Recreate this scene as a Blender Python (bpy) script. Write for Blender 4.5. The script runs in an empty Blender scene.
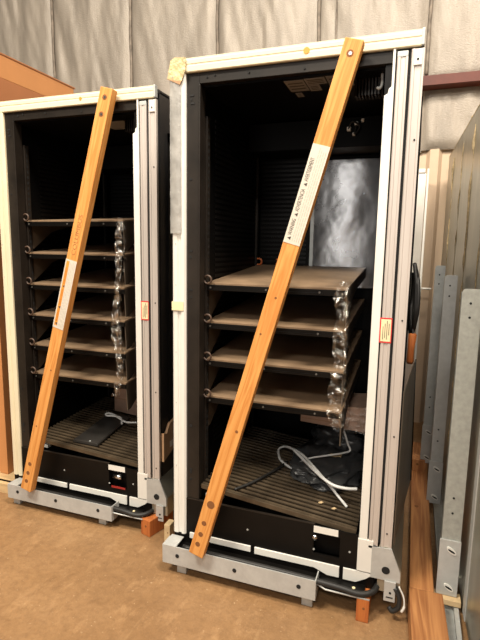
import bpy, bmesh, math, random
from mathutils import Vector, Matrix, noise

random.seed(7)
scene = bpy.context.scene
COL = scene.collection

# ------------------------------------------------------------------ camera
CAM_Y, CAM_Z = -1.72, 1.35
right = Vector((0.94124863, 0.33734128, 0.01587054))
down = Vector((0.06472232, -0.13406635, -0.98885653))
fwd = Vector((-0.33145443, 0.93178703, -0.14802328))
cam_data = bpy.data.cameras.new('camera')
cam_data.sensor_fit = 'AUTO'
cam_data.sensor_width = 36.0
cam_data.lens = 485.0 / 640.0 * 36.0
cam_data.clip_start = 0.05
cam = bpy.data.objects.new('camera', cam_data)
COL.objects.link(cam)
m3 = Matrix((right, -down, -fwd)).transposed()
cam.matrix_world = Matrix.Translation((0, CAM_Y, CAM_Z)) @ m3.to_4x4()
scene.camera = cam

# ------------------------------------------------------------------ world, lights, exposure
scene.view_settings.view_transform = 'Standard'
scene.view_settings.look = 'None'
scene.view_settings.gamma = 1.0
scene.view_settings.exposure = 0.36
scene.view_settings.use_curve_mapping = False

world = bpy.data.worlds.new('warehouse_air')
scene.world = world
world.use_nodes = True
bg = world.node_tree.nodes['Background']
bg.inputs[0].default_value = (1.0, 0.90, 0.78, 1)
bg.inputs[1].default_value = 0.04


def area_light(name, loc, target, sx, sy, power, color):
    d = bpy.data.lights.new(name, 'AREA')
    d.shape = 'RECTANGLE'
    d.size, d.size_y = sx, sy
    d.energy = power
    d.color = color
    o = bpy.data.objects.new(name, d)
    COL.objects.link(o)
    o.location = loc
    o.rotation_euler = (Vector(target) - Vector(loc)).to_track_quat('-Z', 'Y').to_euler()
    return o


# the open roll-up door behind the photographer's left, two hall bay lamps, then an added fill
area_light('door_daylight', (-1.45, -7.0, 1.9), (-1.0, 0.4, 1.2), 1.8, 3.2, 48, (1.0, 0.96, 0.90))
area_light('overhead_light', (-1.9, -2.5, 5.0), (-1.4, 0.0, 0.6), 1.3, 0.7, 250, (1.0, 0.91, 0.76))
area_light('overhead_light', (0.95, -1.2, 5.2), (0.45, 1.3, 1.2), 1.3, 0.7, 240, (1.0, 0.90, 0.77))
area_light('overhead_light', (0.25, -5.6, 5.0), (0.1, 0.6, 0.9), 1.3, 0.7, 115, (1.0, 0.92, 0.82))  # added fill that brightens the posts through the gap, not a hall lamp


# ------------------------------------------------------------------ materials
MATS = {}


def mat(name, col, rough=0.5, metal=0.0, var=0.0, scale=8.0, stretch=(1, 1, 1), bump=0.0, bscale=60.0,
        bstretch=None, alpha=1.0, col2=None, spec=0.5, rvar=0.0, detail=6.0, trans=0.0, lo=0.35, hi=0.65):
    if name in MATS:
        return MATS[name]
    m = bpy.data.materials.new(name)
    m.use_nodes = True
    nt = m.node_tree
    b = nt.nodes['Principled BSDF']
    b.inputs['Base Color'].default_value = (*col, 1)
    b.inputs['Roughness'].default_value = rough
    b.inputs['Metallic'].default_value = metal
    b.inputs['Specular IOR Level'].default_value = spec
    b.inputs['Alpha'].default_value = alpha
    b.inputs['Transmission Weight'].default_value = trans
    tc = nt.nodes.new('ShaderNodeTexCoord')

    def nz(sc, st, det):
        mp = nt.nodes.new('ShaderNodeMapping')
        mp.inputs['Scale'].default_value = st
        nt.links.new(tc.outputs['Object'], mp.inputs['Vector'])
        n = nt.nodes.new('ShaderNodeTexNoise')
        n.inputs['Scale'].default_value = sc
        n.inputs['Detail'].default_value = det
        n.inputs['Roughness'].default_value = 0.6
        nt.links.new(mp.outputs[0], n.inputs['Vector'])
        return n
    if var > 0 or col2:
        n = nz(scale, stretch, detail)
        r = nt.nodes.new('ShaderNodeValToRGB')
        r.color_ramp.elements[0].position = lo
        r.color_ramp.elements[1].position = hi
        c2 = col2 if col2 else tuple(min(1, c * (1 + var)) for c in col)
        c1 = col if col2 else tuple(c * (1 - var) for c in col)
        r.color_ramp.elements[0].color = (*c1, 1)
        r.color_ramp.elements[1].color = (*c2, 1)
        nt.links.new(n.outputs['Fac'], r.inputs[0])
        nt.links.new(r.outputs[0], b.inputs['Base Color'])
        if rvar > 0:
            mr = nt.nodes.new('ShaderNodeMapRange')
            mr.inputs['To Min'].default_value = max(0.02, rough - rvar)
            mr.inputs['To Max'].default_value = min(1, rough + rvar)
            nt.links.new(n.outputs['Fac'], mr.inputs['Value'])
            nt.links.new(mr.outputs[0], b.inputs['Roughness'])
    if bump > 0:
        n2 = nz(bscale, bstretch or stretch, 4.0)
        bp = nt.nodes.new('ShaderNodeBump')
        bp.inputs['Strength'].default_value = bump
        bp.inputs['Distance'].default_value = 0.01
        nt.links.new(n2.outputs['Fac'], bp.inputs['Height'])
        nt.links.new(bp.outputs[0], b.inputs['Normal'])
    MATS[name] = m
    return m


def wood_mat(name, c1, c2, c3, rings=9.0, grain=(14, 14, 0.9)):
    """sawn softwood: long streaks along local Z with knots"""
    m = bpy.data.materials.new(name)
    m.use_nodes = True
    nt = m.node_tree
    b = nt.nodes['Principled BSDF']
    b.inputs['Roughness'].default_value = 0.62
    b.inputs['Specular IOR Level'].default_value = 0.3
    tc = nt.nodes.new('ShaderNodeTexCoord')
    mp = nt.nodes.new('ShaderNodeMapping')
    mp.inputs['Scale'].default_value = grain
    nt.links.new(tc.outputs['Object'], mp.inputs['Vector'])
    n = nt.nodes.new('ShaderNodeTexNoise')
    n.inputs['Scale'].default_value = 2.2
    n.inputs['Detail'].default_value = 3
    n.inputs['Distortion'].default_value = 0.5
    nt.links.new(mp.outputs[0], n.inputs['Vector'])
    mul = nt.nodes.new('ShaderNodeMath')
    mul.operation = 'MULTIPLY'
    mul.inputs[1].default_value = rings
    nt.links.new(n.outputs['Fac'], mul.inputs[0])
    fr = nt.nodes.new('ShaderNodeMath')
    fr.operation = 'PINGPONG'
    fr.inputs[1].default_value = 1.0
    nt.links.new(mul.outputs[0], fr.inputs[0])
    r = nt.nodes.new('ShaderNodeValToRGB')
    e = r.color_ramp.elements
    e[0].position, e[0].color = 0.0, (*c1, 1)
    e[1].position, e[1].color = 1.0, (*c2, 1)
    nt.links.new(fr.outputs[0], r.inputs[0])
    n2 = nt.nodes.new('ShaderNodeTexNoise')
    n2.inputs['Scale'].default_value = 4.0
    n2.inputs['Detail'].default_value = 5
    nt.links.new(tc.outputs['Object'], n2.inputs['Vector'])
    r2 = nt.nodes.new('ShaderNodeValToRGB')
    r2.color_ramp.elements[0].position = 0.5
    r2.color_ramp.elements[1].position = 0.75
    r2.color_ramp.elements[0].color = (0, 0, 0, 1)
    r2.color_ramp.elements[1].color = (0.7, 0.7, 0.7, 1)
    nt.links.new(n2.outputs['Fac'], r2.inputs[0])
    mx = nt.nodes.new('ShaderNodeMixRGB')
    mx.inputs[2].default_value = (*c3, 1)
    nt.links.new(r2.outputs[0], mx.inputs[0])
    nt.links.new(r.outputs[0], mx.inputs[1])
    nt.links.new(mx.outputs[0], b.inputs['Base Color'])
    bp = nt.nodes.new('ShaderNodeBump')
    bp.inputs['Strength'].default_value = 0.15
    bp.inputs['Distance'].default_value = 0.004
    nt.links.new(fr.outputs[0], bp.inputs['Height'])
    nt.links.new(bp.outputs[0], b.inputs['Normal'])
    MATS[name] = m
    return m


M_CREAM = mat('cream_enamel', (0.74, 0.66, 0.47), 0.35, var=0.05, scale=5)
M_WHITE = mat('white_enamel', (0.74, 0.72, 0.67), 0.35, var=0.04, scale=5)
M_ALU = mat('satin_grey_extrusion', (0.55, 0.495, 0.455), 0.42, 0.25, var=0.06, scale=4, stretch=(6, 6, 0.6))
M_BLACK = mat('black_enamel', (0.0035, 0.003, 0.0026), 0.42, var=0.3, scale=6, spec=0.2)
M_BLACK2 = mat('black_steel_inside', (0.0022, 0.002, 0.0019), 0.5, spec=0.10)
M_BROWNBLACK = mat('worn_black_jamb', (0.016, 0.012, 0.009), 0.45, var=0.35, scale=7, spec=0.3)
M_SIDE = mat('black_side_sheet', (0.016, 0.015, 0.015), 0.4, var=0.3, scale=3)
M_GALV = mat('galvanised_steel', (0.49, 0.495, 0.48), 0.45, 0.25, var=0.07, scale=30, bump=0.05, bscale=50)
M_GALVD = mat('dull_galvanised_steel', (0.46, 0.48, 0.47), 0.5, 0.25, var=0.08, scale=26, bump=0.05, bscale=60)
M_HOLE = mat('dark_hole', (0.006, 0.006, 0.006), 0.8)
M_SHELF = mat('tan_shelf_surface', (0.22, 0.146, 0.088), 0.5, var=0.18, scale=9, bump=0.05)
M_FOIL = mat('crumpled_black_foil', (0.40, 0.40, 0.41), 0.27, 0.95, var=0.12, scale=5, bump=0.05, bscale=14, rvar=0.03)


def film_mat(gloss):
    """thin clear film: mostly see-through, glossy where it is creased"""
    m = bpy.data.materials.new('clear_stretch_wrap')
    m.use_nodes = True
    nt = m.node_tree
    out = nt.nodes['Material Output']
    nt.nodes.remove(nt.nodes['Principled BSDF'])
    tc = nt.nodes.new('ShaderNodeTexCoord')
    n = nt.nodes.new('ShaderNodeTexNoise')
    n.inputs['Scale'].default_value = 38
    n.inputs['Detail'].default_value = 5
    nt.links.new(tc.outputs['Object'], n.inputs['Vector'])
    r = nt.nodes.new('ShaderNodeValToRGB')
    r.color_ramp.elements[0].position, r.color_ramp.elements[0].color = 0.42, (0.05, 0.05, 0.05, 1)
    r.color_ramp.elements[1].position, r.color_ramp.elements[1].color = 0.70, (gloss, gloss, gloss, 1)
    nt.links.new(n.outputs['Fac'], r.inputs[0])
    bp = nt.nodes.new('ShaderNodeBump')
    bp.inputs['Strength'].default_value = 1.0
    bp.inputs['Distance'].default_value = 0.02
    nt.links.new(n.outputs['Fac'], bp.inputs['Height'])
    tr = nt.nodes.new('ShaderNodeBsdfTransparent')
    gl = nt.nodes.new('ShaderNodeBsdfGlossy')
    gl.inputs['Roughness'].default_value = 0.22
    gl.inputs['Color'].default_value = (0.9, 0.87, 0.82, 1)
    nt.links.new(bp.outputs[0], gl.inputs['Normal'])
    mx = nt.nodes.new('ShaderNodeMixShader')
    nt.links.new(r.outputs[0], mx.inputs[0])
    nt.links.new(tr.outputs[0], mx.inputs[1])
    nt.links.new(gl.outputs[0], mx.inputs[2])
    nt.links.new(mx.outputs[0], out.inputs['Surface'])
    return m


M_WRAP = film_mat(0.42)
M_WRAPS = film_mat(0.72)
M_BUBBLE = mat('grey_bubble_wrap', (0.36, 0.35, 0.33), 0.3, 0.0, alpha=0.8, var=0.18, scale=14, bump=0.3, bscale=40)
M_TAPE = mat('yellowed_tape', (0.55, 0.43, 0.22), 0.4, bump=0.6, bscale=50, var=0.25, scale=30)
M_RING = mat('brown_plastic_clip', (0.075, 0.045, 0.03), 0.45)
M_RINGO = mat('orange_plastic_clip', (0.50, 0.12, 0.03), 0.45)
M_LABEL = mat('white_paper_label', (0.60, 0.545, 0.465), 0.6, var=0.04, scale=30)
M_PRINT = mat('faded_print', (0.20, 0.16, 0.11), 0.7)
M_INK = mat('dark_print', (0.06, 0.05, 0.04), 0.7)
M_PENCIL = mat('brown_pencil', (0.40, 0.16, 0.045), 0.7)
M_ORANGE = mat('orange_print_band', (0.72, 0.28, 0.04), 0.6)
M_RED = mat('red_print', (0.65, 0.03, 0.03), 0.5)
M_REDDK = mat('dark_red_label', (0.30, 0.02, 0.015), 0.5)
M_YELLOWP = mat('pale_yellow_paper', (0.80, 0.68, 0.42), 0.6, var=0.05, scale=40)
M_GREYSTK = mat('grey_sticker', (0.22, 0.20, 0.18), 0.55, var=0.1, scale=60)
M_CABLE = mat('white_cable', (0.70, 0.70, 0.68), 0.4)
M_BAG = mat('black_plastic_bag', (0.045, 0.046, 0.047), 0.34, bump=0.15, bscale=14, spec=0.5)
M_CARD = mat('corrugated_cardboard', (0.40, 0.24, 0.13), 0.8, var=0.12, scale=14)
M_CARDP = mat('pinkish_cardboard', (0.46, 0.30, 0.22), 0.8, var=0.12, scale=14)
M_RUBBER = mat('black_rubber', (0.014, 0.013, 0.012), 0.55)
M_CHROME = mat('bright_screw', (0.75, 0.74, 0.72), 0.25, 1.0)
M_SLAT = mat('bronze_black_slat', (0.085, 0.062, 0.039), 0.35, 0.2, var=0.3, scale=12)
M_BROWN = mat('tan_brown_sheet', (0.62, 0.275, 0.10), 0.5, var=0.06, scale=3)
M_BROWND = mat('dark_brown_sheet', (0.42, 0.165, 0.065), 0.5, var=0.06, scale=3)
M_PALLET = mat('pale_plywood', (0.62, 0.43, 0.22), 0.7, var=0.15, scale=3, stretch=(2, 10, 10))
M_STAIN = mat('stainless_sheet', (0.37, 0.35, 0.285), 0.32, 0.75, var=0.12, scale=2.0, stretch=(1, 6, 0.35), bump=0.03,
              bscale=90, bstretch=(1, 1, 0.05))
M_CAULK = mat('dried_sealant', (0.50, 0.38, 0.22), 0.7, var=0.3, scale=40, bump=0.7, bscale=60)
M_GLASS = mat('grey_door_glass', (0.78, 0.73, 0.66), 0.25, 0.6, var=0.12, scale=2)
M_GIRT = mat('red_primer_steel', (0.11, 0.024, 0.014), 0.6, var=0.2, scale=6)
M_BEIGE = mat('beige_ribbed_sheet', (0.58, 0.44, 0.31), 0.55, var=0.06, scale=4)
M_SEAM = mat('grey_seam_tape', (0.20, 0.165, 0.13), 0.7, var=0.4, scale=14)
M_INSUL = mat('vinyl_insulation_facing', (0.325, 0.283, 0.236), 0.42, 0.1, var=0.13, scale=2.4, stretch=(4, 4, 0.8),
              bump=0.45, bscale=85, bstretch=(1, 1, 1.6))
M_OAK = wood_mat('orange_pine', (0.70, 0.33, 0.095), (0.55, 0.215, 0.048), (0.62, 0.265, 0.066))
M_TIMBER = wood_mat('weathered_timber', (0.52, 0.24, 0.09), (0.30, 0.115, 0.04), (0.40, 0.17, 0.06), 8.0, (12, 12, 0.55))
M_BLOCK = wood_mat('red_orange_block', (0.50, 0.16, 0.04), (0.40, 0.11, 0.03), (0.45, 0.14, 0.03))
M_LIGHTWOOD = mat('pale_wood_chip', (0.62, 0.45, 0.25), 0.7, var=0.15, scale=20)


def floor_mat():
    m = bpy.data.materials.new('stained_concrete')
    m.use_nodes = True
    nt = m.node_tree
    b = nt.nodes['Principled BSDF']
    tc = nt.nodes.new('ShaderNodeTexCoord')

    def n(scale, det, rough=0.6, st=(1, 1, 1), rot=0):
        mp = nt.nodes.new('ShaderNodeMapping')
        mp.inputs['Scale'].default_value = st
        mp.inputs['Rotation'].default_value = (0, 0, rot)
        nt.links.new(tc.outputs['Object'], mp.inputs['Vector'])
        k = nt.nodes.new('ShaderNodeTexNoise')
        k.inputs['Scale'].default_value = scale
        k.inputs['Detail'].default_value = det
        k.inputs['Roughness'].default_value = rough
        nt.links.new(mp.outputs[0], k.inputs['Vector'])
        return k

    def ramp(src, p0, p1, c0, c1):
        r = nt.nodes.new('ShaderNodeValToRGB')
        r.color_ramp.elements[0].position = p0
        r.color_ramp.elements[1].position = p1
        r.color_ramp.elements[0].color = (*c0, 1)
        r.color_ramp.elements[1].color = (*c1, 1)
        nt.links.new(src.outputs['Fac'], r.inputs[0])
        return r

    def mix(fac, a, bb, mode='MIX'):
        x = nt.nodes.new('ShaderNodeMixRGB')
        x.blend_type = mode
        nt.links.new(fac.outputs[0], x.inputs[0])
        nt.links.new(a.outputs[0], x.inputs[1])
        if isinstance(bb, tuple):
            x.inputs[2].default_value = (*bb, 1)
        else:
            nt.links.new(bb.outputs[0], x.inputs[2])
        return x
    big = ramp(n(1.6, 8, 0.65), 0.32, 0.70, (0.235, 0.127, 0.054), (0.36, 0.208, 0.095))
    stain = ramp(n(4.5, 7, 0.7), 0.56, 0.72, (0, 0, 0), (0.55, 0.55, 0.55))
    c = mix(stain, big, (0.16, 0.083, 0.035))
    scr = ramp(n(14, 3, 0.5, (1, 0.05, 1), 0.5), 0.64, 0.72, (0, 0, 0), (0.5, 0.5, 0.5))
    c = mix(scr, c, (0.46, 0.29, 0.145))
    mott = ramp(n(30, 8, 0.75), 0.44, 0.64, (0, 0, 0), (0.42, 0.42, 0.42))
    c = mix(mott, c, (0.155, 0.082, 0.035))
    worn = ramp(n(11, 8, 0.75, (1, 0.6, 1), 1.2), 0.53, 0.66, (0, 0, 0), (0.55, 0.55, 0.55))
    c = mix(worn, c, (0.42, 0.25, 0.12))
    speck = ramp(n(70, 3, 0.5), 0.68, 0.73, (0, 0, 0), (0.5, 0.5, 0.5))
    c = mix(speck, c, (0.60, 0.42, 0.25))
    nt.links.new(c.outputs[0], b.inputs['Base Color'])
    rr = ramp(n(3, 6), 0.3, 0.7, (0.42,) * 3, (0.66,) * 3)
    nt.links.new(rr.outputs[0], b.inputs['Roughness'])
    bp = nt.nodes.new('ShaderNodeBump')
    bp.inputs['Strength'].default_value = 0.35
    bp.inputs['Distance'].default_value = 0.012
    k = n(40, 7)
    nt.links.new(k.outputs['Fac'], bp.inputs['Height'])
    nt.links.new(bp.outputs[0], b.inputs['Normal'])
    return m


# ------------------------------------------------------------------ builders
class MB:
    def __init__(self):
        self.v, self.f = [], []

    def add(self, verts, faces):
        o = len(self.v)
        self.v += [tuple(p) for p in verts]
        self.f += [tuple(i + o for i in q) for q in faces]
        return self

    def box(self, x0, x1, y0, y1, z0, z1):
        v = [(x, y, z) for z in (z0, z1) for y in (y0, y1) for x in (x0, x1)]
        return self.add(v, [(0, 2, 3, 1), (4, 5, 7, 6), (0, 1, 5, 4), (2, 6, 7, 3), (0, 4, 6, 2), (1, 3, 7, 5)])

    def prism(self, poly, axis, a, b):
        """poly: 2D points; axis 'x' -> (y,z), 'y' -> (x,z), 'z' -> (x,y)"""
        def p3(p, t):
            return {'x': (t, p[0], p[1]), 'y': (p[0], t, p[1]), 'z': (p[0], p[1], t)}[axis]
        n = len(poly)
        v = [p3(p, a) for p in poly] + [p3(p, b) for p in poly]
        f = [tuple(range(n))[::-1], tuple(range(n, 2 * n))]
        f += [(i, (i + 1) % n, n + (i + 1) % n, n + i) for i in range(n)]
        return self.add(v, f)

    def tube(self, pts, r, n=8, cap=True):
        pts = [Vector(p) for p in pts]
        rs = r if isinstance(r, (list, tuple)) else [r] * len(pts)
        up = Vector((0, 0, 1))
        verts, faces = [], []
        prev = None
        for i, p in enumerate(pts):
            t = (pts[min(i + 1, len(pts) - 1)] - pts[max(i - 1, 0)]).normalized()
            if prev is None:
                a = t.cross(up)
                if a.length < 1e-3:
                    a = t.cross(Vector((1, 0, 0)))
                a.normalize()
            else:
                a = (prev - t * prev.dot(t)).normalized()
            prev = a
            b = t.cross(a)
            for k in range(n):
                an = 2 * math.pi * k / n
                verts.append(p + (a * math.cos(an) + b * math.sin(an)) * rs[i])
        for i in range(len(pts) - 1):
            for k in range(n):
                k2 = (k + 1) % n
                faces.append((i * n + k, i * n + k2, (i + 1) * n + k2, (i + 1) * n + k))
        if cap:
            faces.append(tuple(range(n))[::-1])
            faces.append(tuple((len(pts) - 1) * n + k for k in range(n)))
        return self.add(verts, faces)

    def grid(self, fn, nu, nv):
        v = [fn(i / nu, j / nv) for j in range(nv + 1) for i in range(nu + 1)]
        f = [(j * (nu + 1) + i, j * (nu + 1) + i + 1, (j + 1) * (nu + 1) + i + 1, (j + 1) * (nu + 1) + i)
             for j in range(nv) for i in range(nu)]
        return self.add(v, f)

    def disc(self, c, r, axis='y', n=16, t=0.002):
        """thin cylinder centred on c, facing -axis side"""
        poly = [(r * math.cos(2 * math.pi * k / n), r * math.sin(2 * math.pi * k / n)) for k in range(n)]
        if axis == 'y':
            return self.prism([(c[0] + a, c[2] + b) for a, b in poly], 'y', c[1], c[1] + t)
        if axis == 'x':
            return self.prism([(c[1] + a, c[2] + b) for a, b in poly], 'x', c[0], c[0] + t)
        return self.prism([(c[0] + a, c[1] + b) for a, b in poly], 'z', c[2], c[2] + t)

    def build(self, name, material, parent=None, bevel=0.0, smooth=False, solid=0.0):
        me = bpy.data.meshes.new(name)
        me.from_pydata(self.v, [], self.f)
        bm = bmesh.new()
        bm.from_mesh(me)
        bmesh.ops.recalc_face_normals(bm, faces=bm.faces[:])
        if bevel > 0:
            ed = [e for e in bm.edges if len(e.link_faces) == 2 and e.calc_face_angle(0) > 0.5]
            bmesh.ops.bevel(bm, geom=ed, offset=bevel, segments=2, profile=0.6, affect='EDGES', clamp_overlap=True)
        if solid:
            bmesh.ops.solidify(bm, geom=bm.faces[:], thickness=solid)
        if smooth:
            for fc in bm.faces:
                fc.smooth = True
        bm.to_mesh(me)
        bm.free()
        me.materials.append(material)
        o = bpy.data.objects.new(name, me)
        COL.objects.link(o)
        if parent:
            o.parent = parent
        return o


def box(name, x0, x1, y0, y1, z0, z1, m, parent=None, bevel=0.0015):
    return MB().box(x0, x1, y0, y1, z0, z1).build(name, m, parent, bevel)


def inst(src, parent, loc=(0, 0, 0), rot=(0, 0, 0), material=None):
    """another object on shared mesh data"""
    o = bpy.data.objects.new(src.name.split('.')[0], src.data)
    COL.objects.link(o)
    o.parent = parent
    o.location = loc
    o.rotation_euler = rot
    return o


def tag(o, label, cat, group=None):
    o['label'] = label
    o['category'] = cat
    if group:
        o['group'] = group
    return o


def thing(name, label, cat, loc=(0, 0, 0), rot=(0, 0, 0), group=None):
    o = bpy.data.objects.new(name, None)
    o.empty_display_size = 0.1
    COL.objects.link(o)
    o.location = loc
    o.rotation_euler = rot
    return tag(o, label, cat, group)


def struct(o):
    o['kind'] = 'structure'
    return o


def spline(pts, n=8):
    """Catmull-Rom through pts"""
    P = [Vector(p) for p in pts]
    P = [P[0] * 2 - P[1]] + P + [P[-1] * 2 - P[-2]]
    out = []
    for i in range(1, len(P) - 2):
        a, b, c, d = P[i - 1:i + 3]
        for k in range(n):
            t = k / n
            out.append(0.5 * ((2 * b) + (c - a) * t + (2 * a - 5 * b + 4 * c - d) * t * t +
                              (3 * b - a - 3 * c + d) * t ** 3))
    out.append(P[-2])
    return out


def text_mesh(name, body, size, m, parent, loc, rot, sx=1.0):
    cu = bpy.data.curves.new(name, 'FONT')
    cu.body = body
    cu.size = size
    cu.extrude = 0.0002
    cu.resolution_u = 3
    tmp = bpy.data.objects.new(name, cu)
    COL.objects.link(tmp)
    bpy.context.view_layer.update()
    me = bpy.data.meshes.new_from_object(tmp.evaluated_get(bpy.context.evaluated_depsgraph_get()))
    bpy.data.objects.remove(tmp)
    bpy.data.curves.remove(cu)
    me.materials.clear()
    me.materials.append(m)
    o = bpy.data.objects.new(name, me)
    COL.objects.link(o)
    o.parent = parent
    o.location = loc
    o.rotation_euler = rot
    o.scale = (sx, 1, 1)
    return o


def nz(x, y, z):
    return noise.noise(Vector((x, y, z)))


# ------------------------------------------------------------------ the hall
floor = MB().grid(lambda u, v: (-7 + 12 * u, -7 + 9.3 * v, 0), 4, 4).build('floor', floor_mat())
struct(floor)

WY = 2.2          # face of the back wall
GZ0, GZ1 = 2.492, 2.556
wall = MB().box(-7, 5, WY + 0.10, WY + 0.16, 0, 5.4).build('wall_back', M_SEAM)
struct(wall)
seams = [-5.7, -4.9, -4.09, -3.27, -2.446, -1.632, -0.80, -0.009, 0.82, 1.65, 2.5, 3.35]


def insulation(x0, x1, z0, z1, seed, depth=0.035):
    w = x1 - x0

    def fn(u, v):
        x, z = x0 + w * u, z0 + (z1 - z0) * v
        edge = min(u, 1 - u) * w
        ev = min(v, 1 - v) * (z1 - z0)
        k = min(1, edge / 0.07) ** 0.6 * min(1, ev / 0.05) ** 0.6
        s = u * 2 - 1
        # long diagonal drag folds plus fine rumples of the facing
        fold = 0.022 * nz(x * 7 + z * 1.6 * (1 if s < 0 else -0.8), z * 1.1, seed) + \
            0.010 * nz(x * 20 + z * 5, z * 2.2, seed + 5) + 0.004 * nz(x * 45, z * 12, seed + 9)
        return (x, WY + 0.03 - k * (depth + fold), z)
    nu, nv = int(w / 0.018), int((z1 - z0) / 0.035)
    return MB().grid(fn, nu, nv).build('insulation_panel', M_INSUL, wall, smooth=True)


for i in range(len(seams) - 1):
    insulation(seams[i], seams[i + 1], GZ1 - 0.01, 5.3, i * 3.7)
    insulation(seams[i], seams[i + 1], 2.06 + 0.02 * math.sin(i * 2.1), GZ0 + 0.01, i * 5.1 + 50, 0.03)
for i, s in enumerate(seams[1:-1]):
    pts = [(s + 0.010 * nz(i, z * 3, 2), WY + 0.012 + 0.004 * nz(z * 6, i, 4), z) for z in
           [2.60 + 0.05 * k for k in range(55)]]
    MB().tube(pts, [0.011 + 0.006 * abs(nz(p[2] * 8, i, 1)) for p in pts], 6).build('seam_tape', M_SEAM, wall, smooth=True)
# second narrow strip close to the bay over the taller cooler
pts = [(-0.665 + 0.006 * nz(9, z * 3, 2), WY - 0.012, z) for z in [2.60 + 0.1 * k for k in range(28)]]
MB().tube(pts, 0.006, 6).build('seam_tape', M_SEAM, wall, smooth=True)
# lower ribbed sheet
prof = []
x = -7.0
while x < 5.0:
    prof += [(x, WY + 0.06), (x + 0.13, WY + 0.06), (x + 0.155, WY + 0.025), (x + 0.215, WY + 0.025), (x + 0.24, WY + 0.06)]
    x += 0.30
v = [(a, b, 0) for a, b in prof] + [(a, b, 2.12) for a, b in prof]
n = len(prof)
MB().add(v, [(i, i + 1, n + i + 1, n + i) for i in range(n - 1)]).build('ribbed_sheet', M_BEIGE, wall)
# girt
girt = MB().prism([(WY - 0.10, GZ0), (WY + 0.08, GZ0), (WY + 0.08, GZ0 + 0.012), (WY - 0.088, GZ0 + 0.012), (WY - 0.088, GZ1 - 0.012),
                   (WY + 0.08, GZ1 - 0.012), (WY + 0.08, GZ1), (WY - 0.10, GZ1)], 'x', -7, 5).build('trim_1', M_GIRT)
struct(girt)
tag(girt, 'red primed steel girt running along the insulated back wall', 'girt')


# ------------------------------------------------------------------ display coolers
W = 0.881


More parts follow.
